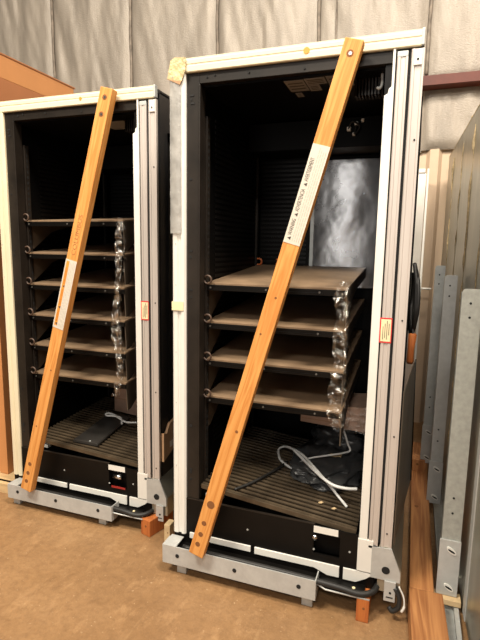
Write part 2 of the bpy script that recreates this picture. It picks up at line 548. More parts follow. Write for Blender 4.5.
def make_cooler(ox, oy, oz, label, foil):
    r = thing('display_cooler', label, 'cooler', (ox, oy, oz), group='doorless display coolers')
    P = lambda *a, **k: box(*a, parent=r, **k)
    # carcass sheets
    P('side_panel', 0.004, 0.03, 0.03, 0.93, 0.16, 2.015, M_SIDE)
    P('side_panel', W - 0.026, W - 0.002, 0.03, 0.93, 0.27, 2.015, M_SIDE)
    # raised frames on the outer right side
    fr = MB()
    for (a, b, c, d) in ((0.10, 0.14, 0.4, 1.86), (0.80, 0.84, 0.4, 1.86), (0.10, 0.84, 1.82, 1.86), (0.10, 0.84, 0.4, 0.44)):
        fr.box(W - 0.003, W + 0.004, a, b, c, d)
    fr.build('side_frame', M_BLACK, r)
    P('back_panel', 0.004, W - 0.002, 0.91, 0.935, 0.16, 2.015, M_SIDE)
    P('roof_panel', 0.004, W - 0.002, 0.02, 0.93, 2.005, 2.022, M_SIDE)
    P('floor_pan', 0.03, W - 0.03, 0.03, 0.92, 0.13, 0.16, M_BLACK2)
    # lining
    P('inner_wall', 0.100, 0.108, 0.03, 0.80, 0.16, 1.95, M_BLACK2, bevel=0)
    P('inner_wall', 0.770, 0.778, 0.03, 0.80, 0.16, 1.95, M_BLACK2, bevel=0)
    P('inner_back', 0.10, 0.778, 0.775, 0.79, 0.16, 1.95, M_BLACK2, bevel=0)
    cl = P('inner_ceiling', 0.10, 0.778, 0.03, 0.79, 1.935, 1.945, M_BLACK2, bevel=0)
    # ribs pressed in the left lining
    m = MB()
    for k in range(62):
        z = 0.50 + k * 0.022
        m.box(0.108, 0.111, 0.16, 0.74, z, z + 0.011)
    m.build('wall_ribs', M_BLACK, r)
    m = MB()
    for k in range(64):
        z = 0.46 + k * 0.022
        m.box(0.112, 0.36, 0.771, 0.775, z, z + 0.010)
    m.build('back_ribs', M_BLACK, r)
    # slotted standards
    for (x0, y0) in ((0.108, 0.055), (0.108, 0.70)):
        st = MB().box(x0, x0 + 0.012, y0, y0 + 0.028, 0.30, 1.84).build('slotted_standard', M_BROWNBLACK, r, 0.001)
        m = MB()
        for k in range(58):
            z = 0.33 + k * 0.026
            m.box(x0 + 0.0115, x0 + 0.0128, y0 + 0.009, y0 + 0.019, z, z + 0.014)
        m.build('slots', M_HOLE, st)
    # front trim: cream moulded header
    MB().prism([(0.012, 1.981), (-0.007, 1.981), (-0.009, 1.984), (-0.009, 2.002), (-0.0075, 2.004), (-0.0075, 2.008), (-0.009, 2.010),
                (-0.009, 2.022), (-0.007, 2.025), (-0.007, 2.030), (0.012, 2.032)], 'x', 0.0, W - 0.010).build('top_trim', M_CREAM, r)
    P('trim_end_cap', W - 0.010, W - 0.001, -0.010, 0.012, 1.983, 2.032, M_GALVD)
    # left strip, moulded
    MB().prism([(0.0, 0.03), (0.0, -0.002), (0.006, -0.008), (0.022, -0.008), (0.026, -0.002), (0.036, -0.002), (0.040, -0.010),
                (0.052, -0.010), (0.058, -0.004), (0.058, 0.03)], 'z', 0.148, 1.981).build('door_side_strip', M_CREAM if not foil else M_WHITE, r)
    m = MB()
    for z in (0.45, 0.72, 0.93, 1.2, 1.36):
        m.disc((0.016, -0.0095, z), 0.0022, 'y', 8)
    m.build('strip_screws', M_GALVD, r)
    # jamb
    P('left_jamb', 0.058, 0.108, 0.004, 0.05, 0.31, 1.985, M_BROWNBLACK)
    P('jamb_lip', 0.108, 0.114, 0.000, 0.05, 0.31, 1.940, M_BROWNBLACK)
    P('header_jamb', 0.108, 0.795, 0.004, 0.05, 1.942, 1.985, M_BROWNBLACK)
    P('right_jamb', 0.765, 0.80, 0.012, 0.05, 0.31, 1.985, M_BLACK)
    m = MB()
    for (x, z, w, h) in ((0.072, 1.90, 0.016, 0.006), (0.074, 1.872, 0.016, 0.006), (0.074, 1.885, 0.005, 0.008),
                         (0.070, 1.60, 0.010, 0.006), (0.070, 1.33, 0.012, 0.006), (0.070, 1.305, 0.008, 0.01),
                         (0.070, 1.18, 0.012, 0.006), (0.075, 1.15, 0.006, 0.008), (0.072, 0.62, 0.008, 0.01),
                         (0.072, 0.42, 0.008, 0.02), (0.072, 0.39, 0.008, 0.008)):
        m.box(x, x + w, 0.002, 0.006, z, z + h)
    m.build('jamb_slots', M_HOLE, r)
    m = MB()
    for (x, z) in ((0.14, 1.962), (0.17, 1.966), (0.5, 1.955), (0.30, 1.962)):
        m.disc((x, 0.001, z), 0.004, 'y', 8)
    m.build('jamb_screws', M_HOLE, r)
    # right pillar: white strip with a notch on top, two grey extrusions
    MB().prism([(0.767, 0.29), (0.796, 0.29), (0.796, 1.985), (0.788, 1.985), (0.788, 1.868), (0.780, 1.862), (0.778, 1.848), (0.767, 1.842)],
               'y', -0.006, 0.03).build('white_pillar_strip', M_WHITE, r, 0.0015)
    for (a, b, z0, t) in ((0.801, 0.834, 0.272, 1.955), (0.8435, 0.882, 0.276, 1.975)):
        MB().prism([(a, 0.008), (a, -0.003), (a + 0.003, -0.006), (a + 0.010, -0.006), (a + 0.012, -0.0035), (b - 0.008, -0.0035),
                    (b - 0.006, -0.006), (b, -0.006), (b, 0.008)], 'z', z0, t).build('grey_extrusion', M_ALU, r)
    P('pillar_gap', 0.790, 0.879, 0.002, 0.03, 0.285, 1.98, M_HOLE)
    P('hinge_cap', 0.801, 0.834, -0.006, 0.012, 1.955, 1.972, M_GALVD)
    hp = P('hinge_plate', 0.851, 0.876, -0.009, -0.004, 1.925, 1.972, M_WHITE)
    MB().disc((0.8635, -0.0105, 1.942), 0.0035, 'y', 12).build('hole', M_HOLE, hp)
    m = MB()
    for (x, z) in ((0.868, 1.70), (0.868, 1.113), (0.866, 0.70), (0.864, 0.33)):
        m.disc((x, -0.0055, z), 0.003, 'y', 10)
    m.build('extrusion_screws', M_HOLE, r)
    P('extrusion_foot', 0.801, 0.834, -0.008, 0.0, 0.263, 0.275, M_HOLE)
    # red bordered sticker
    s = box('red_edged_sticker', 0.796, 0.836, -0.0072, -0.0062, 1.033, 1.120, M_RED, r, 0)
    s2 = box('sticker_paper', 0.8, 0.833, -0.0078, -0.0072, 1.038, 1.115, M_YELLOWP, s, 0)
    m = MB()
    for k, (z0, z1) in enumerate(((1.045, 1.090), (1.05, 1.10), (1.045, 1.11), (1.06, 1.10))):
        m.box(0.806 + k * 0.0065, 0.8085 + k * 0.0065, -0.0082, -0.0077, z0, z1)
    m.build('sticker_print', M_PRINT, s)
    # lower front: kick panel with cut-out
    kp = MB()
    kp.box(0.058, 0.598, 0.0, 0.008, 0.160, 0.305).box(0.698, 0.765, 0.0, 0.008, 0.160, 0.298)
    kp.box(0.598, 0.698, 0.0, 0.008, 0.160, 0.188).box(0.598, 0.698, 0.0, 0.008, 0.272, 0.302)
    kp.build('kick_panel', M_BLACK, r)
    P('panel_edge', 0.058, 0.60, -0.001, 0.010, 0.3055, 0.3085, M_BROWNBLACK, bevel=0)
    P('ballast_box', 0.590, 0.706, 0.03, 0.09, 0.18, 0.29, M_BLACK2)
    P('white_rating_label', 0.597, 0.690, -0.0015, 0.0, 0.276, 0.302, M_WHITE, bevel=0)
    if foil:
        MB().tube([(0.603, 0.004, 0.258), (0.603, -0.012, 0.258)], 0.010, 10).build('bulb_socket', M_CHROME, r, smooth=True)
    else:
        MB().tube([(0.615, 0.02, 0.235), (0.66, 0.018, 0.238)], 0.014, 10).build('bulb_socket', M_CHROME, r, smooth=True)
        P('red_strip_label', 0.612, 0.69, -0.0015, 0.0, 0.186, 0.196, M_REDDK, bevel=0)
    m = MB()
    for (x, z) in ((0.735, 0.225), (0.33, 0.225), (0.60, 0.205)):
        m.disc((x, -0.0015, z), 0.004, 'y', 10)
    m.build('panel_screws', M_GALVD, r)
    P('white_corner_post', 0.764, 0.819, -0.008, 0.03, 0.163, 0.292, M_WHITE)
    # white slots under the kick panel, seen as three painted plates
    P('white_base_plate', 0.075, 0.345, -0.006, 0.01, 0.133, 0.158, M_WHITE)
    MB().prism([(0.362, 0.130), (0.362, 0.158), (0.700, 0.158), (0.700, 0.113), (0.655, 0.113), (0.605, 0.132)], 'y', -0.006, 0.01) \
        .build('white_base_plate', M_WHITE, r, 0.001)
    MB().prism([(0.715, 0.158), (0.825, 0.158), (0.800, 0.135), (0.762, 0.112), (0.715, 0.112)], 'y', -0.006, 0.01) \
        .build('white_base_plate', M_WHITE, r, 0.001)
    P('base_sill', 0.0, 0.83, 0.0, 0.03, 0.075, 0.162, M_BLACK)
    # tray and bumper tube
    P('base_tray', 0.03, 0.80, -0.062, 0.92, 0.096, 0.106, M_BLACK)
    pts = spline([(0.07, -0.058, 0.122), (0.2, -0.060, 0.122), (0.5, -0.060, 0.121), (0.70, -0.060, 0.115), (0.78, -0.058, 0.106),
                  (0.825, -0.035, 0.108), (0.842, 0.01, 0.112), (0.845, 0.08, 0.115)], 6)
    MB().tube(pts, 0.011, 10).build('bumper_tube', M_RUBBER, r, smooth=True)
    m = MB()
    for (x, z) in ((0.25, 0.1085), (0.42, 0.1085), (0.57, 0.1085), (0.76, 0.1085)):
        m.disc((x, -0.038, z), 0.006, 'z', 10, 0.003)
    m.build('yellow_plug', M_YELLOWP, r)
    # galvanised lift beam across the front, open channel
    bx0, bx1, bz0, bz1 = (-0.012, 0.627, 0.052, 0.132) if foil else (0.034, 0.665, 0.060, 0.134)
    bm_ = MB()
    bm_.box(bx0, bx1, -0.083, -0.079, bz0, bz1)
    bm_.box(bx0, bx1, -0.079, -0.03, bz0, bz0 + 0.004)
    beam = bm_.build('lift_beam', M_GALV, r)
    for a, b in ((bx0, bx0 + 0.004), (bx1 - 0.004, bx1)):
        box('beam_end', a, b, -0.079, -0.02, bz0 + 0.004, bz1, M_GALV, beam, 0)
    box('beam_lug', bx0 + 0.004, bx0 + 0.060, -0.079, -0.005, bz1 - 0.004, bz1, M_GALV, beam, 0)
    for x in ((0.068, 0.318, 0.575) if foil else (0.065, 0.305, 0.555)):
        MB().disc((bx0 + x, -0.0845, bz0 + 0.042), 0.0085, 'y', 16, 0.002).build('beam_hole', M_HOLE, beam)
    foot_z = -oz
    for x in (0.04, 0.57):
        MB().box(x, x + 0.042, -0.055, -0.015, foot_z, 0.055).build('foot', M_GALVD, r, 0.003)
    for x in (0.06, 0.80):
        MB().box(x, x + 0.045, 0.80, 0.85, foot_z, 0.13).build('foot', M_GALVD, r, 0.003)
    # thin rod from the beam to the side
    MB().tube([(0.625, -0.06, 0.108), (0.66, -0.068, 0.098), (0.82, -0.06, 0.092)], 0.0035, 6).build('steel_rod', M_GALV, r, smooth=True)
    # galvanised corner gusset, right
    g = MB().prism([(0.815, 0.150), (0.815, 0.272), (0.884, 0.277), (0.919, 0.188), (0.919, 0.150)], 'y', -0.010, -0.005) \
        .build('corner_gusset', M_GALV, r)
    MB().disc((0.868, -0.0115, 0.190), 0.0145, 'y', 20).build('gusset_hole', M_HOLE, g)
    t = P('hanging_tab', 0.866, 0.906, -0.016, -0.011, 0.073, 0.152, M_GALV)
    MB().disc((0.888, -0.0175, 0.108), 0.0045, 'y', 12).box(0.874, 0.898, -0.0175, -0.016, 0.088, 0.092).build('tab_slots', M_HOLE, t)
    # flared base side behind the gusset
    MB().prism([(0.84, 0.10), (0.84, 0.28), (0.882, 0.277), (0.922, 0.190), (0.922, 0.10)], 'y', -0.004, 0.90) \
        .build('flared_base_side', M_STAIN, r)
    # upper interior fittings
    if foil:
        fp = MB().grid(lambda u, v: (0.40 + 0.368 * u, 0.772 - 0.006 - 0.017 * (1 - (2 * u - 0.9) ** 2) - 0.003 * nz(u * 3, v * 5, 3) - 0.0009 * nz(u * 14, v * 22, 8), 1.16 + 0.62 * v),
                       34, 54).build('foil_back_panel', M_FOIL, r, smooth=True)
        MB().prism([(0.385, 1.16), (0.402, 1.16), (0.402, 1.79), (0.385, 1.79)], 'y', 0.755, 0.772).build('foil_edge', M_GALVD, r)
    P('evaporator_cover', 0.114, 0.768, 0.56, 0.77, 1.80, 1.925, M_BLACK2)
    m = MB()
    for k in range(9):
        m.box(0.66 + k * 0.011, 0.666 + k * 0.011, 0.10, 0.16, 1.88, 1.94)
    m.build('fin_block', M_BROWNBLACK, r)
    hk = spline([(0.752, 0.07, 1.94), (0.752, 0.07, 1.90), (0.744, 0.07, 1.888), (0.736, 0.07, 1.893)], 4)
    MB().tube(hk, 0.005, 8).build('hook', M_GALVD, r, smooth=True)
    if foil:
        for (a, b, c, d) in ((0.415, 0.485, 0.05, 0.17), (0.488, 0.56, 0.045, 0.11), (0.488, 0.53, 0.115, 0.18),
                             (0.565, 0.65, 0.04, 0.16), (0.425, 0.45, 0.19, 0.24)):
            st = box('grey_sticker', a, b, c, d, 1.9335, 1.935, M_GREYSTK, r, 0)
            q = MB()
            for k in range(3):
                y = c + (d - c) * (0.2 + 0.25 * k)
                q.box(a + 0.008, b - 0.008, y, y + (d - c) * 0.08, 1.933, 1.9335)
            q.build('sticker_print', M_INK, st)
        for (x, y, z, s_) in ((0.575, 0.54, 1.865, 0.018), (0.607, 0.54, 1.888, 0.016), (0.635, 0.54, 1.90, 0.013), (0.60, 0.54, 1.845, 0.012)):
            MB().box(x, x + s_, y, y + 0.02, z, z + s_).build('white_connector', M_WHITE, r, 0.003)
        MB().tube(spline([(0.58, 0.545, 1.87), (0.60, 0.53, 1.90), (0.63, 0.54, 1.88), (0.61, 0.54, 1.85), (0.62, 0.55, 1.91)], 6), 0.004, 6) \
            .build('wire_bundle', M_RUBBER, r, smooth=True)
    else:
        st = box('grey_sticker', 0.50, 0.64, 0.12, 0.26, 1.9335, 1.935, M_GREYSTK, r, 0)
    return r


RX, RY, RZ = -0.895, 0.0, 0.0
LX, LY, LZ = -0.895 - 1.052, 0.185, -0.015
cooler_r = make_cooler(RX, RY, RZ, 'black doorless display cooler with white left strip, beside the grey metal cabinet', True)
cooler_l = make_cooler(LX, LY, LZ, 'black doorless display cooler with cream left strip, beside the brown cabinet', False)

# knot spots on the top trims
for c, px, s in ((cooler_r, 0.508, 1.0), (cooler_l, 0.505, 0.7)):
    MB().disc((px, -0.0105, 2.006), 0.011 * s, 'y', 14, 0.002).build('orange_glue_spot', M_ORANGE, c)
# wrap, tape on the right cooler's left strip
m = MB().grid(lambda u, v: (-0.004 + 0.046 * u, -0.013 - 0.004 * math.sin(u * 3.1) - 0.004 * nz(u * 8, v * 25, 1), 1.40 + 0.58 * v), 6, 40)
m.build('bubble_wrap', M_BUBBLE, cooler_r, smooth=True)
MB().prism([(-0.012, 1.962), (0.046, 1.948), (0.062, 1.985), (0.062, 2.030), (0.020, 2.034), (0.002, 2.024)], 'y', -0.018, -0.014).build('corner_tape', M_TAPE, cooler_r)
MB().prism([(-0.016, 1.963), (0.046, 1.949), (0.040, 1.938)], 'y', -0.0185, -0.0145).build('corner_tape', M_CARD, cooler_r)
MB().box(0.0, 0.05, -0.013, -0.0095, 1.10, 1.135).build('strip_tape', M_YELLOWP, cooler_r)

# ------------------------------------------------------------------ shelves
ring_pts = [(0.016 * math.cos(a), 0, 0.016 * math.sin(a)) for a in [math.radians(200 + 300 * k / 18) for k in range(19)]]
SW, SD = 0.556, 0.68


def make_shelf(loc, label, group):
    r = thing('shelf', label, 'shelf', loc, (math.radians(4.5), 0, 0), group)
    MB().box(0.0, SW, 0.0, SD, -0.004, 0.004).build('board', M_SHELF, r, 0.001)
    MB().box(0.0, SW, -0.003, 0.006, -0.026, -0.004).build('front_lip', M_BLACK, r, 0.001)
    MB().box(0.03, SW - 0.09, -0.006, -0.003, -0.025, -0.016).build('lip_rail', M_BLACK, r)
    q = MB()
    for x in (0.02, 0.25, SW - 0.10):
        q.disc((x, -0.0075, -0.014), 0.004, 'y', 8)
    q.build('lip_screws', mat('dull_screw', (0.10, 0.095, 0.085), 0.4), r)
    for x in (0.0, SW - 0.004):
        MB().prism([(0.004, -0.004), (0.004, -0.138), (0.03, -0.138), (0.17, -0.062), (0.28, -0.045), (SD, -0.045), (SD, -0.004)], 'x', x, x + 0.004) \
            .build('side_plate', mat('lit_black_plate', (0.075, 0.058, 0.042), 0.45, var=0.2), r)  # jamb black raised in colour, standing in for front light on the plate
    MB().tube([(p[0] + 0.012, -0.014, p[2] + 0.018) for p in ring_pts], 0.0042, 6).build('ring_clip', M_RING, r, smooth=True)
    return r


def copy_tree(o, parent=None):
    c = o.copy()
    COL.objects.link(c)
    c.parent = parent
    for ch in list(o.children):
        copy_tree(ch, c)
    return c


ordinal = ['topmost', 'second from the top', 'third from the top', 'fourth from the top', 'fifth from the top', 'lowest']
right_z = [1.205, 1.05, 0.895, 0.74]
left_z = [1.478, 1.320, 1.165, 1.008, 0.853, 0.703]
proto = None
right_shelves = []
for zs, (ox, oy, oz), who, grp in ((right_z, (RX, RY, RZ), 'four beside the metal cabinet', 'shelves in the right cooler'),
                                   (left_z, (LX, LY, LZ), 'six beside the brown cabinet', 'shelves in the left cooler')):
    for i, z in enumerate(zs):
        od = 'lowest' if i == len(zs) - 1 else ordinal[i]
        lab = 'tan shelf with black lip, %s of %s' % (od, who)
        loc = (ox + (0.116 if zs is right_z else 0.114), oy + (0.062 if zs is right_z else 0.052), oz + z)
        if proto is None:
            proto = make_shelf(loc, lab, grp)
            s = proto
        else:
            s = copy_tree(proto)
            s.location = loc
            s['label'], s['group'] = lab, grp
        if zs is right_z:
            right_shelves.append(s)
for s, y, z, xs in ((right_shelves[0], 0.655, 0.022, (0.012, 0.12)), (right_shelves[3], 0.42, -0.058, (0.085,))):
    for x in xs:
        MB().tube([(p[0] + x, y, p[2] + z) for p in ring_pts], 0.005, 6).build('ring_clip', M_RINGO, s, smooth=True)


# ------------------------------------------------------------------ stretch wrap round the shelf corners
def wrap(loc, z0, z1, amp, width, label, mtl, seed, drift=None):
    def fn(u, v):
        z = z0 + (z1 - z0) * v
        w = width * (0.75 + 0.35 * nz(v * 9, seed, 0.5))
        s = (u - 0.55) * w * 2
        x = min(0, s) + 0.006 * nz(u * 9, v * 22, seed) * amp
        y = max(0, s) + 0.012 * nz(u * 8 + 3, v * 19, seed) * amp
        dx = drift(v) if drift else 0
        return (x + dx, y, z)
    o = MB().grid(fn, 14, 90).build('stretch_wrap', mtl, smooth=True)
    o.location = loc
    return tag(o, label, 'plastic wrap')


wrap((RX + 0.684, RY + 0.040, RZ), 0.69, 1.235, 1.0, 0.062, 'clear stretch wrap binding the four shelves beside the grey metal cabinet', M_WRAP, 3)
wrap((LX + 0.658, LY + 0.034, LZ), 0.64, 1.49, 1.3, 0.040, 'crumpled clear stretch wrap binding the six shelves near the brown cabinet', M_WRAPS, 11,
     lambda v: 0.025 * math.sin(v * 9) * (1 - v) - 0.03 * (1 - v) ** 3 + 0.02 * v * v)

# ------------------------------------------------------------------ braces
BW, BT = 0.061, 0.038


def make_brace(p_top, p_bot, label):
    """front face centre line from p_bot to p_top; local Z along the brace, local -Y outwards"""
    a, b = Vector(p_bot), Vector(p_top)
    zax = (b - a).normalized()
    yax = Vector((0, 1, 0))
    yax = (yax - zax * yax.dot(zax)).normalized()
    xax = yax.cross(zax)
    r = thing('wooden_brace', label, 'wooden brace', a, group='diagonal shipping braces')
    r.rotation_euler = Matrix((xax, yax, zax)).transposed().to_euler()
    L = (b - a).length
    MB().box(-BW / 2, BW / 2, 0, BT, 0, L).build('timber', M_OAK, r, 0.003)
    return r, L


br_r, LR = make_brace((RX + 0.672, -0.062, 2.005), (RX + 0.156, -0.124, 0.148),
                      'orange pine brace with white warning label, across the cooler beside the grey metal cabinet')
br_l, LL = make_brace((LX + 0.679, LY - 0.062, LZ + 2.022), (LX + 0.190, LY - 0.124, LZ + 0.150),
                      'orange pine brace with orange-banded label, across the cooler beside the brown cabinet')
for br, L, tops in ((br_r, LR, (0.045,)), (br_l, LL, (0.04, 0.11))):
    for s in (0.05, 0.095, 0.145):
        MB().disc((-0.004, -0.0006, s), 0.010, 'y', 14).build('screw_hole', mat('hole_wood', (0.20, 0.075, 0.02), 0.8), br)
    for s in tops:
        h = MB().disc((0.0, -0.0006, L - s), 0.0115, 'y', 14).build('screw_hole', mat('hole_wood', (0.20, 0.075, 0.02), 0.8), br)
        MB().disc((0.001, -0.0014, L - s), 0.0055, 'y', 12).build('screw', M_CHROME, h)
for (s, x, q) in ((0.55, 0.012, 0.006), (0.93, -0.010, 0.004), (1.07, 0.004, 0.004), (0.23, 0.0, 0.016)):
    MB().disc((x, -0.0005, s), q, 'y', 12).build('knot', mat('hole_wood', (0.20, 0.075, 0.02), 0.8), br_r)
for (s, x, q) in ((0.65, 0.008, 0.004), (0.35, -0.01, 0.004)):
    MB().disc((x, -0.0005, s), q, 'y', 12).build('knot', mat('hole_wood', (0.20, 0.075, 0.02), 0.8), br_l)


def warning_triangle(parent, x, z, s, m):
    MB().prism([(x - s * 0.55, z - s * 0.45), (x - s * 0.55, z + s * 0.45), (x + s * 0.45, z)], 'y', -0.0022, -0.0012) \
        .build('warning_triangle', m, parent)


# label on the right brace, writing runs up the brace
z0, z1 = LR * 0.655, LR * 0.828
lab = MB().box(-BW / 2 + 0.001, BW / 2 - 0.0005, -0.0012, 0.0, z0, z1).build('warning_label', M_LABEL, br_r)
rotU = (math.radians(90), math.radians(-90), 0)
pos = z0 + 0.012
for wd, ln in (('WARNING', 0.077), ('ADVERTENCIA', 0.098), ('AVERTISSEMENT', 0.100)):
    t = MB().prism([(-0.008 + 0.0, pos), (-0.008, pos + 0.012), (-0.020, pos + 0.006)], 'y', -0.0018, -0.0012).build('warning_triangle', M_INK, lab)
    o = text_mesh('lettering', wd, 0.020, M_INK, lab, (-0.0085, -0.0014, pos + 0.016), rotU)
    wdt = max(v.co.x for v in o.data.vertices)
    o.scale = ((ln - 0.022) / wdt, 1, 1)
    pos += ln + 0.004
q = MB()
for row in range(4):
    zz = z0 + 0.010
    while zz < z1 - 0.02:
        ll = random.uniform(0.006, 0.02)
        q.box(-0.001 + row * 0.0075, 0.0005 + row * 0.0075, -0.0016, -0.0012, zz, min(zz + ll, z1 - 0.008))
        zz += ll + 0.0035
q.build('fine_print', mat('pale_print', (0.40, 0.355, 0.30), 0.7), lab)
# label on the left brace
z0, z1 = LL * 0.443, LL * 0.612
lab = MB().box(-BW / 2 + 0.0005, BW / 2 - 0.001, -0.0012, 0.0, z0, z1).build('warning_label', M_LABEL, br_l)
MB().box(-0.024, -0.008, -0.0016, -0.0012, z0 + 0.012, z1 - 0.008).build('orange_band', M_ORANGE, lab)
pos = z0 + 0.016
for wd, ln in (('WARNING', 0.077), ('ADVERTENCIA', 0.098), ('AVERTISSEMENT', 0.100)):
    MB().prism([(-0.009, pos), (-0.009, pos + 0.012), (-0.021, pos + 0.006)], 'y', -0.0024, -0.0016).build('warning_triangle', M_INK, lab)
    o = text_mesh('lettering', wd, 0.014, mat('brown_print', (0.42, 0.14, 0.02), 0.7), lab, (-0.0105, -0.0019, pos + 0.016), rotU)
    wdt = max(v.co.x for v in o.data.vertices)
    o.scale = ((ln - 0.022) / wdt, 1, 1)
    pos += ln + 0.002
q = MB()
for row in range(4):
    zz = z0 + 0.010
    while zz < z1 - 0.02:
        ll = random.uniform(0.006, 0.02)
        q.box(-0.002 + row * 0.0075, -0.0005 + row * 0.0075, -0.0016, -0.0012, zz, min(zz + ll, z1 - 0.008))
        zz += ll + 0.0035
q.build('fine_print', MATS['pale_print'], lab)
# pencilled word on the left brace
o = text_mesh('pencilled_word', 'COLUMBUS', 0.030, M_PENCIL, br_l, (0.012, -0.0006, LL * 0.624), rotU)
wdt = max(v.co.x for v in o.data.vertices)
o.scale = (0.185 / wdt, 1, 1)


# ------------------------------------------------------------------ loose grilles on the cooler floors
def make_grille(loc, label, tilt):
    r = thing('floor_grille', label, 'grille', loc, (math.radians(3), math.radians(tilt), 0), 'loose slatted grilles')
    src = None
    w = 0.640
    for k in range(23):
        y = 0.008 + k * 0.028
        if src is None:
            src = MB().box(0.0, w, 0.0, 0.013, -0.004, 0.004).build('slat', M_SLAT, r, 0.0012)
            src.location = (0, y, 0)
        else:
            inst(src, r, (0, y, 0))
    for x in (0.004, 0.22, 0.43, w - 0.012):
        MB().box(x, x + 0.008, 0.004, 0.64, -0.016, -0.004).build('cross_bar', M_BLACK, r)
    MB().box(0.0, w, -0.004, 0.004, -0.014, 0.005).build('front_edge', M_SLAT, r, 0.001)
    return r


make_grille((RX + 0.118, RY + 0.018, 0.370), 'black slatted grille lying under a plastic bag in the cooler by the grey metal cabinet', 6.0)
make_grille((LX + 0.118, LY + 0.022, LZ + 0.362), 'black slatted grille lying under a black cover strip in the cooler by the brown cabinet', 4.0)
# runner strips the grilles rest on
for (ox, oy, oz, c) in ((RX, RY, RZ, cooler_r), (LX, LY, LZ, cooler_l)):
    box('deck_support', 0.112, 0.165, 0.04, 0.75, 0.16, 0.352, M_BLACK2, c)
    box('deck_support', 0.72, 0.765, 0.04, 0.75, 0.16, 0.296, M_BLACK2, c)
    box('steel_clip', 0.135, 0.21, 0.022, 0.05, 0.315, 0.333, M_GALVD, c)

# ------------------------------------------------------------------ loose things inside the right cooler


def deck_z(x, y):
    """top of the right grille, local x of the cooler"""
    return 0.375 - (x - 0.118) * math.tan(math.radians(6.0)) + (y - 0.018) * math.tan(math.radians(3))


def lump(name, c, sx, sy, sz, m, seed, folds=0.18):
    bm = bmesh.new()
    bmesh.ops.create_icosphere(bm, subdivisions=5, radius=1.0)
    for v in bm.verts:
        p = v.co.copy()
        k = 1 + folds * nz(p.x * 2.2, p.y * 2.2, p.z * 3 + seed) + 0.10 * abs(nz(p.x * 5 + 2, p.y * 5, p.z * 6 + seed)) \
            + 0.05 * nz(p.x * 11, p.y * 9, p.z * 11 + seed)
        z = p.z * k * sz
        v.co = (p.x * k * sx, p.y * k * sy, max(z, -0.45 * sz))
    for f in bm.faces:
        f.smooth = True
    me = bpy.data.meshes.new(name)
    bm.to_mesh(me)
    bm.free()
    me.materials.append(m)
    o = bpy.data.objects.new(name, me)
    COL.objects.link(o)
    o.location = c
    return o


def at_z(px, py, z):
    """point at height z that a pixel of the photograph looks at"""
    d = right * ((px - 240) / 485.0) + down * ((py - 320) / 485.0) + fwd
    t = (z - CAM_Z) / d.z
    return Vector((0, CAM_Y, CAM_Z)) + d * t


bag = lump('plastic_bag', (RX + 0.585, 0.42, deck_z(0.585, 0.42) + 0.028), 0.160, 0.205, 0.050, M_BAG, 4, 0.3)
bag.rotation_euler = (math.radians(3), math.radians(6.0), math.radians(-10))
tag(bag, 'crumpled black plastic bag on the slatted grille under white cables', 'plastic bag')
bag2 = lump('plastic_bag', (RX + 0.60, 0.60, deck_z(0.60, 0.60) + 0.062), 0.13, 0.12, 0.105, M_BAG, 9, 0.25)
tag(bag2, 'taller black plastic bundle under the pinkish carton at the back of the grille', 'plastic bag')


def cable(pts, r, label, cat='cable', m=M_CABLE, n=8, name='cable'):
    o = MB().tube(spline(pts, 10), r, n).build(name, m, smooth=True)
    return tag(o, label, cat)


def dz(x, y, h=0.006):
    return (RX + x, y, deck_z(x, y) + h)


cable([at_z(*p) for p in ((347, 507, 0.326), (338, 496, 0.345), (326, 481, 0.395), (314, 467, 0.43), (303, 455, 0.44), (293, 449, 0.425), (284, 446.5, 0.40),
                          (278.5, 450, 0.385), (280, 459, 0.38), (288, 466, 0.37), (297, 470, 0.362), (309, 473, 0.358))], 0.0056,
      'thick white cable looping over the black plastic bag onto the grille')
cable([at_z(*p) for p in ((294, 450, 0.44), (303, 459, 0.43), (314, 470, 0.42), (324, 479, 0.41), (334, 485.5, 0.40), (346, 488.5, 0.395), (357, 489, 0.395))], 0.0066,
      'white cable bent along the near side of the black plastic bag')
cable([at_z(*p) for p in ((293, 469, 0.372), (299, 463, 0.40), (311, 458, 0.43), (327, 455.5, 0.44), (343, 453, 0.445), (350, 450.5, 0.45), (348, 444, 0.48), (345, 434, 0.525),
                          (342, 426, 0.545))], 0.0042,
      'thin white wire rising from the black bag to the pinkish carton')
cable([dz(0.26, 0.035, 0.006), dz(0.31, 0.12, 0.008), dz(0.37, 0.26, 0.009), dz(0.40, 0.36, 0.009)], 0.006,
      'black cable lying across the slatted grille towards the back', m=M_RUBBER)
for (x, y, l, tx) in ((0.60, 0.40, 0.078, 'torn tan paper scrap lying on the black plastic bag'),):
    o = MB().grid(lambda u, v: (-0.04 + 0.08 * u, -0.015 + 0.03 * v * (0.4 + u), 0.012 * nz(u * 6, v * 3, 1)), 8, 3).build('paper_scrap', M_LIGHTWOOD, solid=0.001)
    o.location = dz(x, y, l)
    tag(o, tx, 'paper')
for (x, y, tx) in ((0.60, 0.075, 'small pale wood chip on the grille, left one of two'), (0.655, 0.06, 'small pale wood chip on the grille, right one of two')):
    o = MB().prism([(-0.010, -0.004), (0.002, -0.007), (0.011, 0.0), (0.003, 0.006)], 'z', 0, 0.004).build('wood_chip', M_LIGHTWOOD)
    o.location = dz(x, y + 0.04, 0.0065)
    o.rotation_euler = (math.radians(3), math.radians(6.0), 0.3)
    tag(o, tx, 'wood chip', 'chips on the grille')

